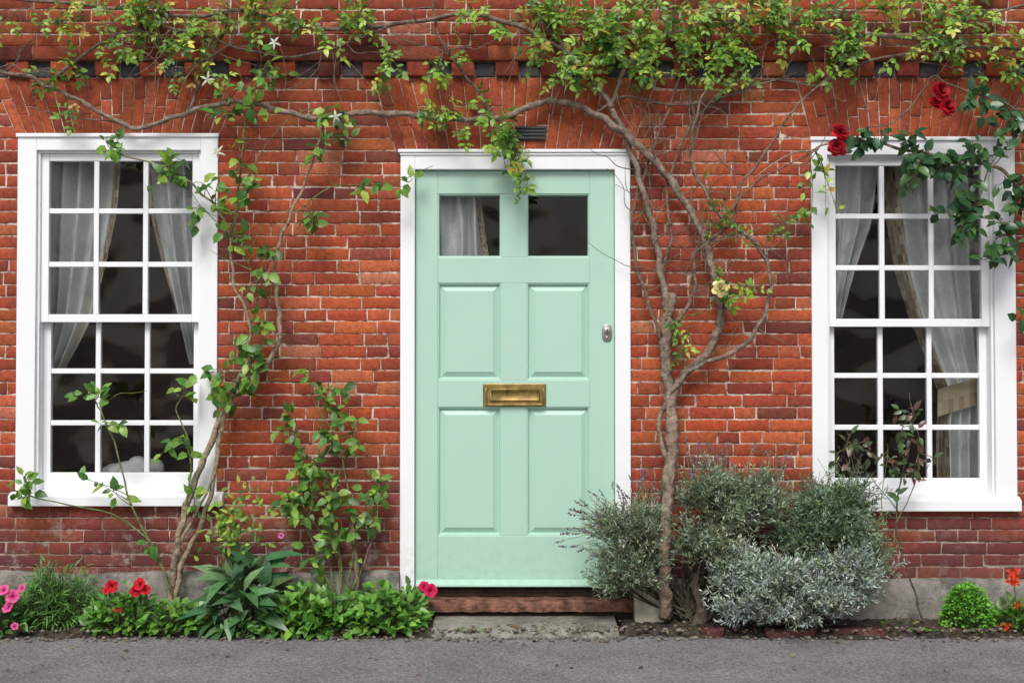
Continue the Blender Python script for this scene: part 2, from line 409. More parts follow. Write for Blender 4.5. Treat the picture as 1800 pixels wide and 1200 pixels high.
# letterbox
a=RC(849,674,960,714,yf); p=MB(); p.box(a[0],a[1],yf-.006,yf+.002,a[2],a[3]); lb=p.build('letterbox',BRASS,door,bevel=.003)
p=MB(); b_=RC(861,683,949,705,yf); vs,fs,n=rings(p,b_[0],b_[1],b_[2],b_[3],[(0,yf-.0055),(.001,yf-.012),(.005,yf-.012),(.008,yf-.009)]); fs.append((12,13,14,15)); p.add(vs,fs)
tube(p,cat([P(855,680,yf-.008),P(854,690,yf-.018),P(856,708,yf-.018),P(862,711,yf-.018),P(905,711,yf-.018),P(948,711,yf-.018),P(954,708,yf-.018),P(955,690,yf-.018),P(954,680,yf-.008)],4),.0042,.0042,8)
p.build('letterbox_flap',BRASS,door,True)
p=MB(); c=P(1067,585,yf)
def disc(mb,c,rx,rz_,y0,y1,n=24,col=(1,1,1)):
    vs=[];fs=[]
    for y,k in((y0,1.0),(y1+.001,1.0),(y1,.92)):
        for i in range(n):
            a=2*math.pi*i/n; vs.append((c.x+math.copysign(abs(math.cos(a))**.7,math.cos(a))*rx*k,y,c.z+math.copysign(abs(math.sin(a))**.7,math.sin(a))*rz_*k))
    for j in range(2):
        for i in range(n): fs.append((j*n+i,j*n+(i+1)%n,(j+1)*n+(i+1)%n,(j+1)*n+i))
    fs.append(tuple(2*n+i for i in range(n))); mb.add(vs,fs,col)
disc(p,c,.024,.041,yf+.001,yf-.006); disc(p,c+V((0,0,.01)),.016,.016,yf-.004,yf-.014); disc(p,c+V((0,0,-.022)),.006,.006,yf-.004,yf-.010)
p.build('lock',CHR,door,True)
p=MB(); kc=c+V((0,0,.01)); p.box(kc.x-.003,kc.x+.003,yf-.0155,yf-.0138,kc.z-.009,kc.z+.009); p.build('keyhole',DARK,door)
# door sill
mb=MB(); s=RC(742,1049,1114,1071)
sx0,sx1=P(702,1050).x,P(1114,1050).x; N=40; vs=[];fs=[]
for i in range(N+1):
    x=sx0+(sx1-sx0)*i/N; j1=U(-.003,.003); j2=.007*math.sin(i*.5)*(1 if 5<i<35 else .3)
    vs+=[(x,.13,s[3]),(x,-.05+j1,s[3]-.002-abs(j2)),(x,-.068+j1,s[3]-.010-abs(j2)),(x,-.070+j1,(s[2]+s[3])/2),(x,-.068+j1,s[2]+U(0,.006)),(x,.05,s[2])]
for i in range(N):
    for j in range(5): fs.append((i*6+j,i*6+j+1,i*6+j+7,i*6+j+6))
fs.append(tuple(range(6))); fs.append(tuple(N*6+k for k in range(6))[::-1])
mb.add(vs,fs); dsill=mb.build('door_sill',WOODS,house)
mb=MB(); mb.box(sx0+.01,sx1-.01,-.02,.12,-.03,s[2]-.001); mb.box(d0[0],d0[1],.03,.125,s[3]+.0005,d0[2]-.001); mb.build('sill_shade_block',GAPSHADE,dsill)  # dark recessed blocks stand in for gap shade under and over the sill
# ---------------- curtains
def curtain(label,rows,y,nf,trim,name='curtain',tie=None):
    rows=sorted(rows); o=thing(name,label,'curtain',P(rows[-1][1],rows[-1][0],y))
    mb=MB(); NU,NV=80,36; ph=U(0,6); vs=[]
    def ed(py):
        for (a,b,c),(d,e,f) in zip(rows[:-1],rows[1:]):
            if py<=d: t=(py-a)/(d-a); return b+(e-b)*t,c+(f-c)*t
        return rows[-1][1:]
    y0,y1=rows[0][0],rows[-1][0]
    for j in range(NV+1):
        py=y0+(y1-y0)*j/NV; l,r=ed(py)
        for i in range(NU+1):
            u=i/NU; uu=u+.03*math.sin(6*u+ph+j*.05)
            amp=.036+.014*math.sin(u*9+ph)
            yy=y+amp*math.sin(2*math.pi*nf*uu+ph+.5*math.sin(j*.12+u*5))+.008*math.sin(31*u+j*.2)
            p=P(l+(r-l)*u,py,y); vs.append((p.x,yy,p.z))
    mb.v.extend(vs)
    for j in range(NV):
        for i in range(NU):
            u=i/NU; c=(.68,.69,.67)
            t=u if trim>0 else 1-u
            if trim and t>.88: c=random.choice([(.44,.35,.23),(.22,.15,.10),(.56,.48,.36),(.36,.29,.18)])
            mb.f.append((j*(NU+1)+i,j*(NU+1)+i+1,(j+1)*(NU+1)+i+1,(j+1)*(NU+1)+i)); mb.c.append(c)
    mb.build('drape',CUR,o,True)
    if tie:
        t=MB(); n=10; vs=[];fs=[]
        for i in range(n+1):
            u=i/n; px=tie[0]+(tie[2]-tie[0])*u; py=tie[1]+(tie[3]-tie[1])*u
            for dv in(-tie[4],0,tie[4]):
                q=P(px,py+dv,y-.058-.012*math.sin(math.pi*u)); vs.append(q)
        for i in range(n):
            for j in range(2): fs.append((i*3+j,i*3+j+1,i*3+j+4,i*3+j+3))
        for f in fs: t.add([vs[k] for k in f],[(0,1,2,3)],random.choice([(.36,.29,.19),(.42,.34,.24),(.28,.19,.12)]))
        t.build('tieback',CUR,o)
YC=.205
curtain('cream curtain swept to the left inside the left sash window',[(262,70,218),(370,70,208),(460,70,190),(560,70,166),(610,72,140),(650,74,116),(700,76,92)],YC,4.3,1)
curtain('cream curtain with patterned edge at the right side of the left sash window',[(262,252,352),(370,262,352),(460,284,352),(560,312,352),(640,334,352)],YC,3,-1)
curtain('narrow cream curtain at the left side of the right sash window',[(270,1455,1552),(400,1457,1534),(480,1458,1504),(560,1460,1480)],YC,3,1)
curtain('cream tied-back curtain at the right side of the right sash window',[(270,1556,1745),(380,1562,1745),(480,1578,1745),(560,1602,1745),(640,1636,1745),(695,1656,1745),(760,1650,1745),(850,1652,1745)],YC,5.3,-1,tie=(1648,708,1742,680,24))
curtain('cream curtain behind the left glass pane of the green door',[(322,758,842),(400,758,852),(470,758,862)],.14,3,1)
# ornament
o=thing('ornament','white rounded ornament behind the bottom panes of the left window','ornament',P(228,845,.2))
mb=MB()
def blob(mb,c,rx,ry,rz_,n=14,m_=8,j=.06,col=(1,1,1)):
    vs=[];fs=[]
    for a in range(m_+1):
        th=math.pi*a/m_
        for b in range(n):
            p=2*math.pi*b/n; k=1+U(-j,j); vs.append((c[0]+rx*math.sin(th)*math.cos(p)*k,c[1]+ry*math.sin(th)*math.sin(p)*k,c[2]+rz_*math.cos(th)*k))
    for a in range(m_):
        for b in range(n): fs.append((a*n+b,(a+1)*n+b,(a+1)*n+(b+1)%n,a*n+(b+1)%n))
    mb.add(vs,fs,col)
c=P(235,830,.2); blob(mb,c,.12,.06,.06); blob(mb,c+V((-.09,-.01,.01)),.06,.05,.035); blob(mb,c+V((.02,0,.045)),.05,.04,.035); blob(mb,c+V((.1,0,.02)),.05,.04,.05)
mb.build('body',WHITE_O,o,True)

# ---------------- foliage tools
def rv():
    return V((G(0,1),G(0,1),G(0,1))).normalized()
def leaf(mb,p,d,n,L,W,col,fold=.18,curl=.25):
    d=d.normalized(); s=d.cross(n)
    if s.length<1e-4: s=d.cross(V((.3,.9,.2)))
    s.normalize(); n=s.cross(d)
    w=W/2; k=curl*L
    m1=p+d*(L*.3)-n*(k*.09); m2=p+d*(L*.66)-n*(k*.43); t=p+d*L-n*k
    mb.add([p,m1,m2,t,m1+s*(w*.92)+n*(fold*w),m1-s*(w*.92)+n*(fold*w),m2+s*(w*.78)+n*(fold*w),m2-s*(w*.78)+n*(fold*w)],
        [(0,1,4),(0,5,1),(1,2,6,4),(1,5,7,2),(2,3,6),(2,7,3)],col)
def pick(pal):
    r=RN()*sum(w for c,w in pal)
    for c,w in pal:
        r-=w
        if r<=0: break
    k=U(.75,1.25); return (c[0]*k*U(.9,1.1),c[1]*k,c[2]*k*U(.8,1.2))
PALB=[((.23,.40,.055),5),((.15,.30,.045),4),((.34,.50,.09),4),((.06,.16,.03),3),((.52,.50,.09),1),((.45,.30,.06),.4)]
PALM=[((.10,.24,.04),5),((.17,.33,.05),4),((.06,.15,.03),4),((.27,.41,.07),2)]
PALD=[((.028,.085,.033),5),((.045,.115,.035),4),((.07,.16,.04),2)]
PALR=[((.05,.085,.035),4),((.10,.045,.03),2),((.07,.12,.04),3)]
def compound(lm,sm,p,d,size,pal,pairs=2,lw=.6,face=.6):
    d=d.normalized(); n=(V((0,-1,.75))+rv()*face).normalized()
    s=d.cross(n).normalized(); n=s.cross(d); base=pick(pal)
    end=p+d*size*.8-n*(size*.12)
    tube(sm,[p,p+d*(size*.4)-n*size*.02,end],.0012,.0008,3,(.16,.20,.06),0,False)
    def lc():
        k=U(.8,1.2); return (base[0]*k,base[1]*k,base[2]*k)
    for i in range(pairs):
        t=.3+.42*i/max(1,pairs-1) if pairs>1 else .55
        q=p+d*(size*t)-n*(size*.12*t*t)
        for sg in(-1,1):
            if RN()<.1: continue
            L=size*U(.34,.5); leaf(lm,q,s*sg+d*U(.3,.7)+rv()*.3,n+rv()*.5,L,L*lw,lc(),.2,U(.0,.35))
    L=size*U(.42,.56); leaf(lm,end,d+rv()*.3,n+rv()*.4,L,L*lw,lc(),.2,U(.05,.4))
class Plant:
    def __init__(s,name,label,cat_,base):
        s.root=thing(name,label,cat_,base); s.st=MB(); s.lf=MB(); s.tw=s.st; s.pts=[]
    def stem(s,pts,r0,r1,y=-.06,col=(.20,.145,.105),n=9,sides=8,gn=.16,yj=.015):
        q=[]
        for p in pts:
            yy=(p[2] if len(p)>2 else y)+U(-yj,yj); q.append(P(p[0],p[1],yy))
        if s.pts and len(pts)>2:
            q0=min(s.pts,key=lambda a:(a-q[0]).length_squared)
            if (q0-q[0]).length<.16: q[0]=q0
        c=cat(q,n)
        a=U(0,9)
        c=[c[0]]+[p+V((.004*math.sin(i*.9+a),0,.004*math.cos(i*.7+a)))*min(1,r0/.012) for i,p in enumerate(c[1:])]
        tube(s.st,c,r0,r1,sides,col,gn); s.pts+=c; return c
    def wild(s,flt,n,steps,step,bias,col,r0=.003):
        src=[p for p in s.pts if flt(p)]
        for _ in range(n):
            p=random.choice(src); d=(V((G(0,1),-.1,G(0,1)))+bias).normalized(); L=[p]
            for k in range(steps):
                d=(d+V((G(0,.35),G(0,.12),G(0,.35)))+bias*.1).normalized(); q=L[-1]+d*step*U(.6,1.3); q.y=max(-.2,min(-.03 if q.z<2.5 else -.065,q.y)); L.append(q)
            c=cat(L,4); tube(s.st,c,r0*U(.7,1.2),.0011,5,col,0,False); s.pts+=c[::2]
    def clump(s,src,c,r,nt,nl,size,pal,yd=(-.05,-.15),ys=-.05,pairs=2,lw=.6,simple=False,droop=.4,tcol=(.14,.12,.06)):
        for _ in range(nt):
            a=U(0,6.283); k=math.sqrt(RN()); e=P(c[0]+r[0]*k*math.cos(a),c[1]+r[1]*k*math.sin(a),U(*yd)); b=P(src[0]+G(0,6),src[1]+G(0,4),ys)
            if s.pts:
                b2=min(s.pts,key=lambda a_:(a_-b).length_squared+.5*(a_-e).length_squared); b=b2.copy()
            md=(b+e)/2+V((G(0,.03),-.03,G(.02,.03)))
            pts=[b*(1-t)**2+md*(2*t*(1-t))+e*(t*t) for t in [i/8 for i in range(9)]]
            tube(s.st,pts,.0024,.0011,4,tcol,0,False)
            for j in range(nl):
                t=1-.85*(j/nl)*U(.8,1.15); t=max(.1,min(1,t)); i=min(7,int(t*8)); q=pts[i]+(pts[i+1]-pts[i])*(t*8-i)
                tan=(pts[i+1]-pts[i]).normalized()
                d=tan*U(.1,.8)+rv()*1.0+V((0,-.3,-droop*U(-.3,1.2)))
                if simple:
                    L=size*U(.6,1.25); q2=q+d.normalized()*.012; tube(s.st,[q,q2+d.normalized()*.004],.0009,.0007,3,tcol,0,False); leaf(s.lf,q2,d,V((0,-1,.65))+rv()*.6,L,L*lw*U(.85,1.1),pick(pal),.18,U(.1,.5))
                else: compound(s.lf,s.st,q,d,size*U(.6,1.3),pal,pairs,lw)
    def done(s,lm=None,sname='stem'):
        s.st.build(sname,BARK,s.root,True)
        if s.lf.v: s.lf.build('foliage',lm or LF,s.root,True)
def petal(mb,c,ax,out,L,W,cup,col):
    ax=ax.normalized(); s=ax.cross(out).normalized(); out=s.cross(ax).normalized(); vs=[];fs=[]
    for j in range(4):
        v=j/3
        h=L*v*math.cos(cup*.8+.5*v); o_=L*v*math.sin(cup*.8+.5*v)
        ww=W*(.35+.9*math.sin(math.pi*(.12+.72*v)))*.5
        for i in(-1,-.4,.4,1):
            vs.append(c+ax*h+out*(o_-abs(i)*abs(i)*W*.18)+s*(i*ww)+rv()*L*.05)
    for j in range(3):
        for i in range(3): fs.append((j*4+i,j*4+i+1,j*4+i+5,j*4+i+4))
    mb.add(vs,fs,col)
def rose(name,c,ax,R,col,parent):
    mb=MB(); ax=ax.normalized(); a0=ax.orthogonal().normalized(); b0=ax.cross(a0)
    for ly,(np_,cup,sc) in enumerate([(3,.05,.75),(4,.25,.85),(5,.55,.95),(6,.9,1.0),(6,1.25,1.05)]):
        for i in range(np_):
            an=2*math.pi*(i+ly*.37)/np_+U(-.15,.15); out=a0*math.cos(an)+b0*math.sin(an); k=U(.5,1.3)*(.6+.13*ly)
            petal(mb,c+out*(R*.05*ly),ax,out,R*sc*U(.8,1.1),R*.9,cup+U(-.1,.1),(col[0]*k,col[1]*k,col[2]*k))
    return mb.build(name,PET,parent,True)
def trumpet(name,c,ax,R,col,throat,parent):
    mb=MB(); ax=ax.normalized(); a0=ax.orthogonal().normalized(); b0=ax.cross(a0); n=30; ph=U(0,6)
    for r0,r1,h0,h1,cc in((0,.25,-.5,-.1,throat),(.25,.6,-.1,.05,tuple((x+y)/2 for x,y in zip(col,throat))),(.6,1,.05,.08,col)):
        vs=[];fs=[]
        for r,h in((r0,h0),(r1,h1)):
            for i in range(n):
                a=2*math.pi*i/n; lob=1-.14*r*(1-abs(math.cos(2.5*a+ph)))**2
                vs.append(c+(a0*math.cos(a)+b0*math.sin(a))*(R*r*lob)+ax*(R*(h+.07*r*math.sin(5*a+ph*2))))
        for i in range(n): fs.append((i,(i+1)%n,n+(i+1)%n,n+i))
        mb.add(vs,fs,col=cc)
    return mb.build(name,PET,parent,True)
RED=(.42,.008,.02)
# ---------------- big climber, right of door
v=Plant('climbing_plant','woody climber rising from the lavender right of the door, its shoots covering the wall top','climbing plant',P(1170,1092,-.1))
BK=(.215,.165,.125); BK2=(.165,.120,.09)
v.stem([(1172,1085,-.2),(1168,1020,-.24),(1168,950,-.29),(1172,880,-.27),(1182,780,-.17),(1178,700),(1170,640),(1172,580),(1176,530)],.030,.024,-.09,BK,gn=.28,sides=10)
v.stem([(1176,545),(1160,470),(1148,400),(1128,330),(1108,262),(1075,190),(1040,140),(1000,95),(960,40),(925,-20)],.017,.009,-.07,BK,gn=.22)
v.stem([(1178,700,-.09),(1205,655),(1240,625),(1262,580),(1268,540),(1258,500),(1248,455),(1232,405),(1200,350),(1165,300),(1128,262),(1090,228),(1045,200),(1000,182),(950,180),(895,203),(830,210),(760,205),(690,200),(620,200),(555,208),(500,196),(445,182),(390,182),(330,198),(280,215),(240,226),(190,205),(130,172),(80,150),(40,132),(-40,125)],.021,.009,-.085,BK,gn=.2)
v.stem([(1160,820,-.2),(1158,750),(1180,690),(1215,650),(1255,632),(1300,612),(1335,570),(1355,510),(1345,455),(1315,415),(1270,385),(1235,330),(1215,280),(1220,220),(1240,160),(1275,110)],.012,.006,-.11,BK,gn=.2)
v.stem([(1172,560),(1176,545),(1185,515)],.022,.017,-.09,BK,gn=.3)
v.stem([(1172,580),(1205,545),(1222,500),(1220,450),(1250,420),(1290,385),(1300,330),(1345,270),(1390,200),(1460,130)],.010,.005,-.09,BK2)
v.stem([(1172,620),(1150,560),(1120,470),(1112,380),(1135,300),(1160,230),(1190,150),(1200,60)],.009,.005,-.06,BK2)
v.stem([(1165,480),(1180,420),(1172,340),(1195,260),(1230,200),(1300,160),(1400,130)],.008,.005,-.06,BK2)
v.stem([(1075,190),(1100,120),(1160,70),(1260,45),(1380,40),(1500,62),(1620,68),(1720,82),(1840,90)],.012,.008,-.1,BK2)
v.stem([(1000,95),(930,55),(830,25),(720,40),(640,48),(560,50),(500,38),(420,20),(330,30),(240,18),(150,10),(-40,-10)],.011,.008,-.1,BK2)
v.stem([(870,205),(840,160),(800,110),(770,60),(760,0)],.009,.005,-.07,BK2)
v.stem([(240,226),(200,215),(120,205),(60,190)],.005,.003,-.05,BK2)
v.stem([(330,198),(350,150),(380,90),(400,30),(390,-20)],.009,.005,-.08,BK2)
v.stem([(80,150),(130,110),(190,70),(260,50),(330,55),(440,90),(520,100),(600,80),(680,48)],.009,.005,-.09,BK2)
v.stem([(1176,600),(1200,560),(1240,545),(1262,505)],.004,.002,-.13,(.12,.14,.05))
v.stem([(1045,200),(1100,170),(1180,185),(1280,170),(1350,140),(1440,150)],.006,.004,-.06,BK2)
v.stem([(1270,385),(1330,320),(1385,290),(1440,262)],.005,.003,-.09,BK2)
v.stem([(1440,150),(1520,110),(1600,90),(1680,40),(1760,20),(1840,0)],.008,.005,-.08,BK2)
v.wild(lambda p:p.z>2.55,80,5,.085,V((0,-.1,-.1)),BK2,.0038)
v.wild(lambda p:.55<p.x<1.3 and 1.5<p.z<2.45,64,5,.065,V((.15,0,.75)),BK2,.0031)
v.wild(lambda p:.55<p.x<1.3 and 1.3<p.z<2.2,30,4,.055,V((.8,0,.3)),BK2,.0025)
TOP=[(30,20,60,30,2),(150,80,70,55,7),(120,130,60,35,3),(110,190,40,30,1),(230,60,70,55,7),(330,40,80,45,10),(330,105,60,45,6),(420,40,60,45,9),(460,10,50,25,5),(570,65,40,35,4),(590,15,60,20,4),(650,60,30,30,3),(700,120,40,35,4),(790,110,40,40,4),(800,190,45,40,8),(860,20,40,25,4),(960,70,55,65,13),(1000,110,50,45,9),(1070,45,60,50,13),(1075,110,50,45,9),(1160,60,60,55,15),(1180,115,45,35,7),(1260,50,60,45,14),(1290,105,45,45,9),(1300,160,25,25,2),(1370,30,60,35,7),(1440,70,55,45,9),(1480,100,40,40,7),(1540,30,60,35,7),(1620,30,60,40,7),(1670,90,70,40,7),(1730,40,60,40,8),(1780,90,30,50,7),(1320,10,50,20,5),(1010,15,50,25,8),(200,20,60,25,5),(1230,5,50,20,5),(1420,10,40,20,4),(1700,5,60,20,4)]
for x,y,rx,ry,k in TOP:
    v.clump((x+U(-30,30),max(-20,y-ry*U(0,.8))),(x,y),(rx*1.3,ry*1.25),k,5,.074,PALB,(-.07,-.2),-.08)
v.clump((872,215),(872,240),(32,28),5,5,.078,PALB,(-.1,-.18),-.09)
v.clump((890,230),(905,300),(30,45),7,6,.078,PALB,(-.1,-.2),-.09,droop=.9)
v.clump((1290,385),(1295,385),(40,40),4,4,.055,PALM,(-.08,-.16),-.09)
v.clump((1330,420),(1385,400),(35,40),3,4,.06,PALM,(-.06,-.14),-.09)
v.clump((1250,540),(1300,508),(45,25),5,5,.072,PALB,(-.1,-.2),-.12)
v.clump((1200,560),(1205,600),(25,35),3,5,.06,PALB,(-.1,-.2),-.12)
v.clump((1235,440),(1245,350),(60,70),3,3,.045,PALM,(-.06,-.12),-.08)
v.done()
rose('flower',P(1267,508,-.22),V((.1,-1,.4)),.036,(.75,.66,.30),v.root)
def star(c,R,parent):
    mb=MB(); ph=U(0,1)
    for i in range(5):
        a=2*math.pi*i/5+ph; leaf(mb,c,V((math.cos(a),-.25+U(-.3,.5),math.sin(a))),V((0,-1,.2)),R*U(.7,1.1),R*.3,(.62,.64,.50),.1,.3)
    mb.build('flower',PET,parent,True)
# ---------------- left climbing rose
r=Plant('climbing_rose','leafy climbing rose trained up the brick wall between the left window and the door','climbing rose',P(300,1092,-.12))
TN=(.27,.215,.145); GN=(.15,.18,.065)
r.stem([(308,1085,-.14),(303,1030),(312,960),(325,900),(345,840),(370,780),(400,710),(440,670),(475,630),(492,590),(488,530),(482,480),(490,430),(510,380),(540,310),(560,250),(575,205)],.019,.004,-.1,TN,gn=.2)
r.stem([(304,1060,-.14),(320,990),(350,930),(372,860),(385,780),(398,720),(428,640),(440,570),(412,500),(405,430),(390,380),(355,340),(300,300),(215,272),(180,262)],.013,.003,-.11,TN)
r.stem([(303,1060,-.14),(290,1010),(262,950),(228,880),(205,790),(180,730),(165,700)],.007,.0025,-.13,GN)
r.stem([(303,1050,-.14),(270,960),(200,905),(110,885),(50,870),(5,850)],.005,.002,-.13,GN)
r.stem([(330,900),(335,830),(330,770),(310,720),(325,690)],.005,.002,-.12,GN)
r.stem([(405,430),(415,360),(425,280),(430,220),(440,170),(470,110)],.006,.003,-.08,GN)
r.stem([(440,570),(455,520),(440,470),(410,420),(360,370),(330,330)],.003,.0015,-.1,GN)
r.stem([(482,480),(470,560),(460,600)],.003,.0015,-.1,GN)
r.stem([(510,380),(580,330),(640,325),(700,318),(760,292)],.003,.0015,-.09,GN)
r.stem([(405,430),(440,300),(520,200),(590,200)],.003,.0015,-.1,GN)
r.stem([(312,960),(345,900),(378,830),(380,770)],.009,.003,-.11,TN)
r.stem([(440,570),(470,470),(500,410)],.003,.0015,-.1,GN)
r.wild(lambda p:.0>p.x and 1.0<p.z<2.4,14,4,.06,V((0,0,.5)),GN,.0022)
CL=[((560,250),(580,250,45,45),6),((575,205),(600,205,40,20),4),((520,350),(540,370,35,30),4),((430,220),(430,170,55,55),8),((440,170),(480,130,50,45),7),((420,280),(415,290,30,55),5),((410,360),(400,350,25,35),4),((360,345),(370,370,35,35),4),((405,430),(410,430,35,35),4),((490,430),(480,450,30,35),3),((470,470),(460,500,30,40),3),((440,570),(440,590,35,35),5),((460,640),(440,640,45,30),8),((430,660),(400,660,40,40),7),((400,710),(395,700,35,30),6),((330,770),(310,790,45,40),4),((320,700),(325,705,30,25),3),((172,710),(160,685,35,25),4),((240,900),(170,860,40,25),3),((60,870),(45,850,40,25),5),((215,272),(205,255,45,25),5),((300,300),(290,290,40,30),5),((330,330),(290,320,30,25),3),((700,318),(700,318,25,14),2),((650,325),(645,335,20,12),2),((345,930),(340,870,30,40),2),((280,985),(285,960,20,30),1),((390,380),(375,300,40,40),3),((185,740),(190,760,30,30),2)]
for s_,(x,y,rx,ry),k in CL:
    r.clump(s_,(x,y),(rx*1.1,ry*1.1),k,4,.059,PALM,(-.09,-.19),-.1,simple=True,lw=.66)
r.done(LF)
for x,y in((482,75),(590,205),(382,268),(365,140)): star(P(x,y,-.22),.038,r.root)
# ---------------- red rose, right top
q=Plant('climbing_rose','dark leaved climbing rose with red blooms hanging over the top of the right window','climbing rose',P(1815,1092,-.12))
q.stem([(1835,1090,-.12),(1830,900),(1835,600),(1820,430),(1790,330),(1740,290),(1680,280),(1600,265),(1530,250),(1478,248),(1430,262),(1380,275),(1330,310)],.012,.003,-.1,TN)
q.stem([(1820,430),(1812,250),(1780,190),(1730,170),(1670,150),(1640,135),(1615,170),(1570,215),(1520,225)],.007,.003,-.1,BK2)
q.stem([(1740,290),(1720,350),(1690,390)],.004,.002,-.1,GN); q.stem([(1790,330),(1780,400),(1755,450)],.004,.002,-.1,GN)
for s_,(x,y,rx,ry),k in [((1540,250),(1530,255,55,30),7),((1600,265),(1595,265,45,35),7),((1640,275),(1625,310,50,35),7),((1690,285),(1690,300,50,40),8),((1740,290),(1740,260,40,40),6),((1720,340),(1715,350,55,35),8),((1700,380),(1690,390,55,35),7),((1770,400),(1765,410,30,50),7),((1758,445),(1755,455,25,25),5),((1785,330),(1780,330,25,50),8),((1785,200),(1775,215,35,35),6),((1720,165),(1715,190,35,25),5),((1800,480),(1790,560,12,30),2)]:
    q.clump(s_,(x,y),(rx,ry),k,5,.064,PALD,(-.1,-.22),-.1,simple=True,lw=.68)
q.clump((1440,262),(1450,335),(40,40),5,4,.05,PALB,(-.08,-.15),-.1,simple=True,lw=.6)
q.clump((1430,270),(1430,380),(20,20),2,4,.05,PALM,(-.08,-.12),-.1,simple=True,lw=.6)
q.done(LFD)
for x,y,R_ in((1477,234,.040),(1471,260,.038),(1652,160,.044),(1664,188,.042),(1644,182,.034)):
    rose('rose_bloom',P(x,y,-.22),V((U(-.5,.5),-1,U(0,.8))),R_,RED,q.root)
# ---------------- young rose by door
y_=Plant('young_rose','young slender rose with upright green stems just left of the door','rose',P(600,1092,-.1))
for a in ([(600,1080),(598,980),(575,880),(560,800),(570,720),(578,670)],[(590,1080),(560,980),(530,890),(525,800),(520,740)],[(605,1080),(622,960),(610,850),(590,770),(550,700),(545,640)],[(620,1085),(628,1010),(625,950),(645,880),(660,850)],[(582,1080),(580,1000),(560,930),(515,880),(500,870)],[(610,1080),(590,900),(600,820),(640,730)]):
    y_.stem(a,.0055,.0018,-.09,GN,sides=6,gn=.05)
y_.stem([(625,1088),(627,1030),(622,960),(612,900)],.012,.006,-.09,BK2); y_.stem([(650,1080),(640,990),(660,930)],.009,.004,-.08,BK2)
for s_,(x,y,rx,ry),k in [((575,690),(575,690,35,30),7),((570,740),(590,755,30,40),5),((520,760),(510,750,25,30),5),((560,820),(555,820,45,40),9),((530,880),(525,885,40,40),10),((575,880),(575,890,45,55),10),((655,860),(655,865,25,40),8),((590,790),(610,800,40,40),4),((545,650),(545,655,20,20),2),((500,870),(505,905,28,30),6),((600,960),(590,960,55,45),8),((640,900),(640,930,30,35),5),((630,735),(630,740,20,20),1),((560,980),(550,985,40,30),5)]:
    y_.clump(s_,(x,y),(rx,ry),k,4,.056,PALM,(-.07,-.19),-.09,simple=True,lw=.62)
y_.done()
# ---------------- slender rose, right window
t=Plant('slender_rose','thin bare rose stem with reddish leaves in front of the right window','rose',P(1620,1092,-.16))
t.stem([(1622,1095),(1608,1040),(1588,980),(1575,920),(1582,850),(1598,790),(1605,740),(1598,690)],.0055,.0018,-.15,(.10,.085,.06),sides=6)
t.stem([(1575,920),(1600,870),(1615,820),(1612,770)],.003,.0015,-.15,GN); t.stem([(1580,900),(1540,850),(1500,800),(1485,790)],.0025,.0012,-.15,GN); t.stem([(1585,960),(1550,900),(1560,800),(1560,780)],.0025,.0012,-.15,GN)
for s_,(x,y,rx,ry),k in [((1602,740),(1605,750,40,35),6),((1612,790),(1615,800,35,40),5),((1485,790),(1495,800,40,40),6),((1560,790),(1560,800,30,30),3),((1590,850),(1595,860,35,30),3)]:
    t.clump(s_,(x,y),(rx,ry),k,4,.05,PALR,(-.13,-.2),-.15,simple=True,lw=.55)
t.done(LFD)
# ---------------- lavender / grey shrubs
def needle(mb,p,d,L,W,col):
    s=d.cross(rv()).normalized(); m=p+d*(L*.5)
    mb.add([p,m+s*(W/2),p+d*L,m-s*(W/2)],[(0,1,2,3)],col)
def tuft(lm,sm,base,c,rad,n,Ls,nl,LL,W,pal,axis):
    tube(sm,cat([base+V((U(-.06,.06),U(-.0,.05),0)),base*.5+c*.5+V((U(-.03,.03),.06,-.02)),c+V((0,.03,0))],4),.0045,.0025,5,(.085,.07,.052),.15,False)
    for i in range(n):
        st=c+V((G(0,rad*.6),G(0,rad*.5),G(0,rad*.5)))
        ax=(axis+V((0,-.12,0))+rv()*.6).normalized(); Lq=Ls*U(.5,1.5); col=pick(pal)
        tube(sm,[c,st,st+ax*Lq],.0015,.0009,3,(.15,.17,.12),0,False)
        for j in range(nl):
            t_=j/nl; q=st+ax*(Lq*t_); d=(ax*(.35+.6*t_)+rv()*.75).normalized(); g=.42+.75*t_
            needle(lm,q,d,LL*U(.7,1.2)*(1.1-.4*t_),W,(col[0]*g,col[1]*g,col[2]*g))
def shrub(name,label,bx,by,regs,pal,Ls,nl,LL,W,up=.5,per=17,rad=.055):
    b=P(bx,1092,by); b.z=0
    o=thing(name,label,'shrub',b); lm=MB(); sm=MB()
    for x,y,yy,rx,ry,rz_,nt in regs:
        cc=P(x,y,yy)
        for _ in range(nt):
            u=rv()
            if u.z<-.3: u.z=-u.z
            if u.y>.5: u.y=-u.y
            k=U(.35,1.15); c=cc+V((u.x*rx,u.y*ry,u.z*rz_))*k
            c.z=max(c.z,.035)
            tuft(lm,sm,b+V((0,0,.04)),c,rad*U(.7,1.3),int(per*U(.6,1.4)),Ls,nl,LL,W,pal,(V((u.x*.8,u.y*.6,u.z*.5+up))).normalized()*.9)
    return o,lm,sm,b
PL=[((.31,.39,.26),5),((.23,.31,.19),4),((.42,.48,.36),3),((.13,.19,.10),3)]
PS=[((.54,.62,.55),5),((.42,.50,.42),4),((.29,.38,.29),3)]
PK=[((.22,.32,.19),5),((.31,.40,.27),3),((.13,.20,.10),4)]
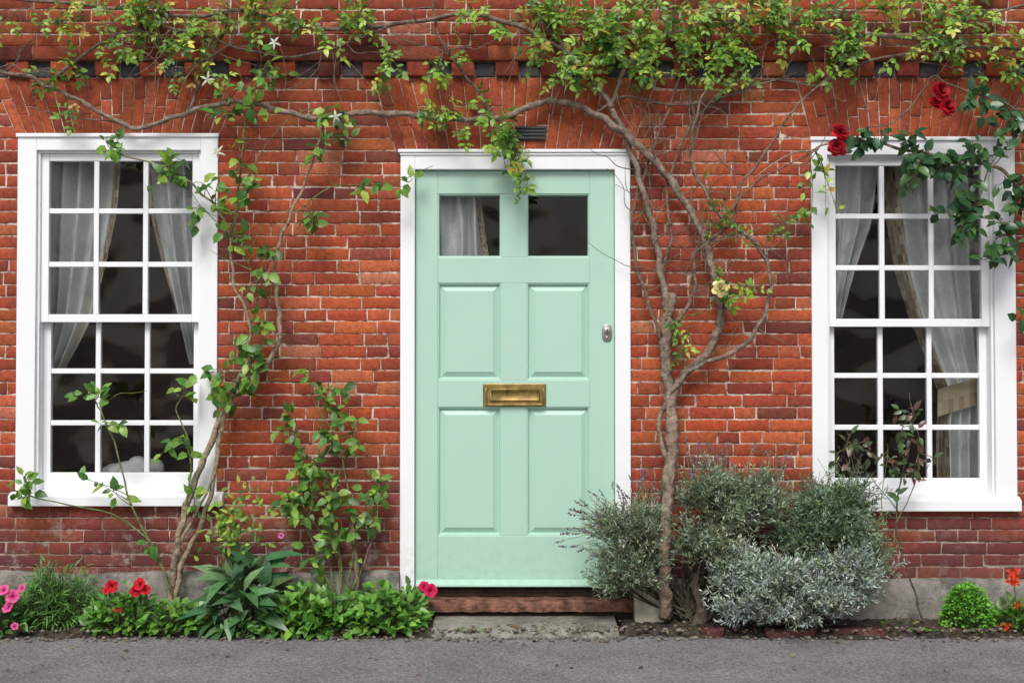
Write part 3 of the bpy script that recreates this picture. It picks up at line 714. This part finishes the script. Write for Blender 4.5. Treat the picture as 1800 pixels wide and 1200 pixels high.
o,lm,sm,b=shrub('lavender','bushy grey-green lavender with faded flower spikes at the right foot of the door',1220,-.13,[(1115,950,-.24,.10,.1,.10,15),(1255,895,-.2,.12,.1,.11,19),(1310,905,-.2,.12,.1,.12,13),(1110,1000,-.25,.10,.09,.07,11),(1115,1030,-.26,.08,.07,.05,8),(1250,965,-.25,.10,.08,.08,11),(1335,880,-.17,.06,.07,.07,5),(1280,1000,-.26,.07,.06,.06,6)],PL,.095,15,.034,.0056)
for k in range(9):
    e=P(U(1110,1330),U(900,980),-.18); tube(sm,cat([b+V((U(-.05,.05),U(0,.03),0)),b*.5+e*.5+V((U(-.05,.05),.05,-.03)),e],5),.011,.005,7,(.09,.07,.052),.22)
tube(sm,cat([b+V((-.0,-.03,-.05)),b+V((.03,-.03,.1)),b+V((-.0,-.02,.2)),b+V((.03,0,.3))],6),.03,.016,9,(.11,.085,.065),.28)
fl=MB()
def spike(src,tip):
    m_=(src+tip)/2+V((0,0,.03)); pts=[src*(1-t)**2+m_*(2*t*(1-t))+tip*(t*t) for t in [i/6 for i in range(7)]]
    tube(sm,pts,.0017,.0012,4,(.24,.27,.16),0,False)
    ax=(pts[-1]-pts[-3]).normalized()
    for j in range(15):
        q=tip-ax*U(0,.042); c=random.choice([(.17,.13,.18),(.22,.17,.27),(.12,.10,.09),(.26,.20,.36)]); needle(fl,q,(ax+rv()*1.0).normalized(),.011,.0075,c)
for i in range(58):
    a=U(math.radians(88),math.radians(186)); L_=U(120,195); spike(P(1120+U(-30,40),955+U(-25,35),-.25),P(1155+L_*math.cos(a)*.92,975-L_*math.sin(a)*.85,U(-.38,-.22)))
for i in range(46):
    x=U(1195,1380); spike(P(x+U(-10,10),890,-.2),P(x+U(-35,35),U(765,850),U(-.28,-.12)))
lm.build('foliage',SIL,o,True); sm.build('stem',BARK,o,True); fl.build('flower_spikes',SIL,o,True)
o,lm,sm,b=shrub('rosemary','rounded dark grey-green shrub below the right window, beside the lavender',1430,-.17,[(1445,910,-.2,.14,.1,.09,17),(1465,960,-.23,.15,.11,.10,20),(1510,990,-.22,.08,.08,.09,9),(1405,950,-.22,.07,.08,.08,8),(1485,890,-.18,.08,.08,.06,6)],PK,.09,15,.034,.0056)
for k in range(6):
    e=P(U(1370,1490),U(930,1000),-.17); tube(sm,cat([b+rv()*.02,b*.5+e*.5+V((U(-.04,.04),.04,-.02)),e],5),.010,.005,7,(.09,.07,.052),.2)
for i in range(26):
    x=U(1420,1530); tube(sm,[P(x,900,-.2),P(x+U(-5,10),860,-.2),P(x+U(-25,35),U(795,845),-.2)],.0015,.0009,4,(.19,.21,.13),0,False)
lm.build('foliage',SIL,o,True); sm.build('stem',BARK,o,True)
o,lm,sm,b=shrub('silver_shrub','low silvery shrub spilling over the soil in front of the lavender',1390,-.27,[(1300,1035,-.33,.1,.08,.07,12),(1380,1030,-.35,.15,.08,.08,22),(1480,1020,-.33,.12,.08,.1,18),(1325,1078,-.37,.11,.05,.03,12),(1440,1068,-.36,.13,.05,.05,14),(1290,1005,-.3,.06,.06,.05,5)],PS,.08,16,.031,.0058,.35)
lm.build('foliage',SIL,o,True); sm.build('stem',BARK,o,True)
# ---------------- bed plants
def mound(name,label,cat_,px,y,w,h,dp,n,L,lw,pal,mat=None,up=.4,curl=(.1,.5),lumpy=1.0,inner=.45,spread=.6):
    b=P(px,1092,y); b.z=0.0; o=thing(name,label,cat_,b); lm=MB(); sm=MB()
    for i in range(n):
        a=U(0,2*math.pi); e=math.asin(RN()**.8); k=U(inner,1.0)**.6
        lump=1+lumpy*(.2*math.sin(a*3+px)+.14*math.sin(a*7+e*5))
        u=V((math.cos(a)*math.cos(e),math.sin(a)*math.cos(e),math.sin(e)))
        p=b+V((u.x*w*k*lump,u.y*dp*k,.012+u.z*h*k*lump))
        d=(u+V((0,-.25,up))+rv()*spread).normalized()
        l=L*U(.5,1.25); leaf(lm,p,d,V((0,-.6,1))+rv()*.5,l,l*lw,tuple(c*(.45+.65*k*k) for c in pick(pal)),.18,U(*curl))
        if i%2==0: tube(sm,[b+V((u.x*w*.3,u.y*dp*.3,0)),b+V((u.x*w*k*.8,u.y*dp*k*.8,u.z*h*k*.5)),p],.002,.0012,3,(.10,.16,.05),0,False)
    sm.build('stem',BARK,o,True); lm.build('foliage',mat or LF,o,True); return o,b
PB=[((.14,.33,.05),5),((.10,.25,.04),4),((.21,.42,.07),3),((.06,.16,.03),2)]
PG=[((.09,.23,.05),5),((.14,.31,.07),4),((.06,.15,.035),3)]
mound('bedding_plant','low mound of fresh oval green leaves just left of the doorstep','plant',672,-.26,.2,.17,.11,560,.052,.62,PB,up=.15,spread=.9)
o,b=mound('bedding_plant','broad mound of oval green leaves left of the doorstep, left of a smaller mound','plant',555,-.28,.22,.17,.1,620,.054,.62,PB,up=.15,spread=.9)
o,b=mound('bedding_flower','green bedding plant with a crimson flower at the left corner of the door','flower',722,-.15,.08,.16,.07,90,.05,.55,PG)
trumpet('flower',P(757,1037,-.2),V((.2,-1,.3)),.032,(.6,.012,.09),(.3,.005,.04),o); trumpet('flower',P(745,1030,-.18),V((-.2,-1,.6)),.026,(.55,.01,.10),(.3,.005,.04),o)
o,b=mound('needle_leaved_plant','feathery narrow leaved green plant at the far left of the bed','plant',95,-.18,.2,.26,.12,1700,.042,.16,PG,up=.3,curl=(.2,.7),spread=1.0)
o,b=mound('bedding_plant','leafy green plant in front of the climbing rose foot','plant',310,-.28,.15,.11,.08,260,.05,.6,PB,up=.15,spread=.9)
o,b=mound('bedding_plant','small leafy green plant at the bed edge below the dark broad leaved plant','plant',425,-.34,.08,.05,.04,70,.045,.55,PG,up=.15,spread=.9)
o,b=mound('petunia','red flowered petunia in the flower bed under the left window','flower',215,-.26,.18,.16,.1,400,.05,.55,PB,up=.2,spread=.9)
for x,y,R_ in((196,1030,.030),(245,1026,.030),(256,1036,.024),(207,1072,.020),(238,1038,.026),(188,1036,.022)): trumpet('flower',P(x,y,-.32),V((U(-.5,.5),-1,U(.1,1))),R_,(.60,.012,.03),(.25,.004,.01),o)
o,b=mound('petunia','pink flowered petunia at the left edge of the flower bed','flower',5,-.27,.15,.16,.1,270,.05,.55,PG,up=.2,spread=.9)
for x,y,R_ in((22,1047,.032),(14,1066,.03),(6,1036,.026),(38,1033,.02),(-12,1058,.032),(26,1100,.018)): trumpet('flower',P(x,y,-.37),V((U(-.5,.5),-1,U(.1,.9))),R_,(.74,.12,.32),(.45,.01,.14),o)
# big leaved dark plant
o,b=mound('lungwort','large dark green plant with broad drooping leaves beside the rose stem','plant',428,-.24,.17,.30,.09,170,.125,.46,[((.05,.14,.055),5),((.08,.19,.07),3),((.14,.25,.11),1.5)],LFD,.05,(.5,1.1),.6)
fz=MB()
for i in range(190):
    p=P(410+G(0,24),930+G(0,35),-.24+U(-.06,.06)); leaf(fz,p,(rv()+V((0,-.3,.4))),V((0,-1,.6))+rv()*.5,U(.025,.05),.018,pick(PALB),.2,.2)
for i in range(9):
    x=410+G(0,15); tube(fz,[b+V((U(-.03,.03),0,.02)),P(x,960,-.24),P(x+U(-15,15),U(890,950),-.24)],.003,.0015,4,(.12,.19,.05),0,False)
fz.build('upright_shoots',LF,o,True)
trumpet('flower',P(494,941,-.24),V((0,-1,.3)),.014,(.6,.16,.4),(.4,.05,.2),o)
mound('round_plant','small bright green domed plant in the bed under the right window','plant',1700,-.2,.12,.2,.1,1700,.018,.75,[((.14,.40,.04),5),((.20,.48,.06),4),((.07,.22,.03),3)],None,.1,(.1,.3),.15,.7,.9)
o,b=mound('bedding_flower','green plant with orange-red flower spikes at the right edge of the bed','flower',1785,-.22,.09,.12,.08,170,.05,.5,PB,up=.2)
for x,y,k in((1781,1018,26),(1764,1104,14),(1792,1062,10)):
    fm=MB(); c=P(x,y,-.25)
    for i in range(k*3):
        q_=c+V((G(0,.010),G(0,.010),U(-.02,.04 if k>20 else .015))); leaf(fm,q_,rv()+V((0,-.5,.4)),V((0,-1,.3)),.018,.014,(.70*U(.7,1.1),.06,.02),.1,.2)
    tube(fm,[b,(b+c)/2+V((.01,0,0)),c],.003,.002,4,(.10,.18,.05),0,False)
    fm.build('flower_spike',PET,o,True)
for i,(x,y,lab) in enumerate([(820,1112,'tiny green weed on the stone slab edge before the door'),(1450,1105,'tiny green weed in the soil below the silvery shrub'),(1615,1112,'tiny green weed at the asphalt edge under the right window'),(1580,1100,'tiny green weed in the soil just right of the shrubs')]):
    yy=-(6-2666.7/(y-645.6)); mb=MB(); b=P(x,y,yy); b.z=.012; o=thing('weed',lab,'weed',b)
    for k in range(30):
        a=U(0,6.28); rr=U(0,.05); p=b+V((math.cos(a)*rr*1.6,math.sin(a)*rr*.6,.006)); leaf(mb,p,V((math.cos(a),math.sin(a),U(.2,.9))),V((0,-.3,1)),U(.018,.035),.014,pick(PB),.1,.4)
    mb.build('foliage',LF,o,True)
# ---------------- ground
mb=MB(); mb.add([(-150,-150,-.012),(150,-150,-.012),(150,150,-.012),(-150,150,-.012)],[(0,1,2,3)]); tag(mb.build('ground',ASP),None,None,None,'structure')
mb=MB(); mb.add([(-40,-9,-.004),(40,-9,-.004),(40,-.28,-.004),(-40,-.28,-.004)],[(0,1,2,3)]); tag(mb.build('road',ASP),None,None,None,'structure')
mb=MB(); NX,NY=420,16; vs=[]
for i in range(NX+1):
    x=-XW+2*XW*i/NX; edge=-.35+.02*math.sin(x*3.1)+.014*math.sin(x*11+1)+.008*math.sin(x*29)+U(-.010,.010)
    for j in range(NY+1):
        t_=j/NY; yv=edge*(1-t_)
        ds=P(775,1090).x-.02<x<P(1080,1090).x+.02
        vs.append((x,yv,-.010+(.03*min(1,t_*4)+U(-.007,.012))*(0.2 if ds else 1)))
for i in range(NX):
    for j in range(NY):
        a=i*(NY+1)+j; k=U(.6,1.3); mb.add([vs[a],vs[a+NY+1],vs[a+NY+2],vs[a+1]],[(0,1,2,3)],(.060*k,.047*k,.037*k))
tag(mb.build('soil',SOIL,None,False),None,None,None,'structure')
# doorstep slab
x0,x1=P(766,1095).x,P(1078,1095).x
mb=MB(); n=30
front=[(x0+(x1-x0)*i/n,-.325+.014*math.sin(i*.9)+U(-.008,.008)) for i in range(n+1)]
vs=[];fs=[]
for x,yv in front: vs+=[(x,-.021,.036),(x,-.07,.034),(x,-.2,.028+U(-.003,.003)),(x,yv+.02,.018),(x,yv,.004),(x,yv-.004,-.02)]
for i in range(n):
    for j in range(5): fs.append((i*6+j,i*6+j+1,i*6+j+7,i*6+j+6))
mb.add(vs,fs); tag(mb.build('doorstep',STO,None,True),'worn flat grey stone slab on the ground before the green door','doorstep')
mb=MB(); a=RC(1116,1036,1168,1084,-.12); mb.box(a[0],a[1],-.13,-.055,-.03,a[3]); tag(mb.build('stone_block',PALE,None,bevel=.012),'pale stone block at the right foot of the door frame','stone')
for x,yy,rz_,dz,lab in((1385,-.28,.05,-.032,'old red edging brick half hidden beneath the silvery shrub'),(1505,-.275,-.06,-.030,'old red edging brick lying in soil at the right end of the shrubs'),(1250,-.29,.25,-.026,'broken red brick lying in soil at the left end of the silvery shrub')):
    mb=MB(); c=P(x,1095,yy); ww=.11 if x!=1250 else .04
    brick(mb,(-ww,0),(ww,0),(ww,.05),(-ww,.05),-.05,(.16,.055,.04),gap=.002,jit=.005); mb.box(-ww+.004,ww-.004,-.046,.04,.001,.046,(.13,.055,.043))
    ob=mb.build('edging_brick',BR,None,True); ob.location=(c.x,c.y,.012+dz); ob.rotation_euler=(.08,0,rz_); tag(ob,lab,'brick')
# litter
mb=MB()
for i in range(720):
    x=U(-2.6,2.6); yv=-.33+G(0,.06) if RN()<.6 else U(-.33,-.06)
    if RN()<.12: yv=U(-1.1,-.36)
    zz=.004 if yv<-.36 else .03
    a=U(0,6.28); L=U(.008,.030); leaf(mb,V((x,yv,zz)),V((math.cos(a),math.sin(a),U(-.1,.3))),V((0,0,1))+rv()*.4,L,L*.6,random.choice([(.20,.13,.07),(.12,.075,.04),(.28,.22,.12),(.09,.06,.045),(.24,.12,.05)]),.2,.4)
tag(mb.build('leaf_litter',LF,None,True),'small dry brown leaves scattered on the soil and asphalt edge','leaf litter',None,'stuff')
mb=MB()
for i in range(750):
    x=U(-2.6,2.6); yv=-.35+G(0,.035) if RN()<.7 else U(-.34,-.08); rr=U(.003,.011); k=U(.5,1.4)
    blob(mb,(x,yv,.002 if yv<-.34 else .026),rr*1.2,rr,rr*.7,6,4,.15,(.20*k,.17*k,.14*k))
tag(mb.build('gravel',SOIL,None,True),'loose grit and pebbles along the edge of the flower bed','gravel',None,'stuff')
# ---------------- light, camera
wd=bpy.data.worlds.new('World'); scn.world=wd; wd.use_nodes=True; n=wd.node_tree.nodes; l=wd.node_tree.links
sk=n.new('ShaderNodeTexSky'); sk.sky_type='NISHITA'; sk.sun_disc=False; EL=math.radians(48); sk.sun_elevation=EL; sk.sun_rotation=math.radians(190); sk.dust_density=3; sk.ozone_density=.5
hs=n.new('ShaderNodeHueSaturation'); hs.inputs['Saturation'].default_value=.45; l.new(sk.outputs[0],hs.inputs['Color'])
bg=n['Background']; bg.inputs['Strength'].default_value=.125; l.new(hs.outputs[0],bg.inputs['Color'])
sl=bpy.data.lights.new('sun','SUN'); sl.energy=2.6; sl.angle=math.radians(26); sl.color=(1,.975,.945); so=bpy.data.objects.new('sun',sl); COL.objects.link(so)
sd=V((-.2,-1,0)).normalized()*math.cos(EL)+V((0,0,math.sin(EL))); so.rotation_euler=(-sd).to_track_quat('-Z','Y').to_euler()
cd=bpy.data.cameras.new('camera'); co=bpy.data.objects.new('camera',cd); COL.objects.link(co); co.location=CP; co.rotation_euler=FW.to_track_quat('-Z','Y').to_euler()
cd.sensor_width=36; cd.lens=36*D/(1800*S); cd.clip_end=1000; scn.camera=co
scn.view_settings.view_transform='Standard'; scn.view_settings.look='None'; scn.view_settings.exposure=0
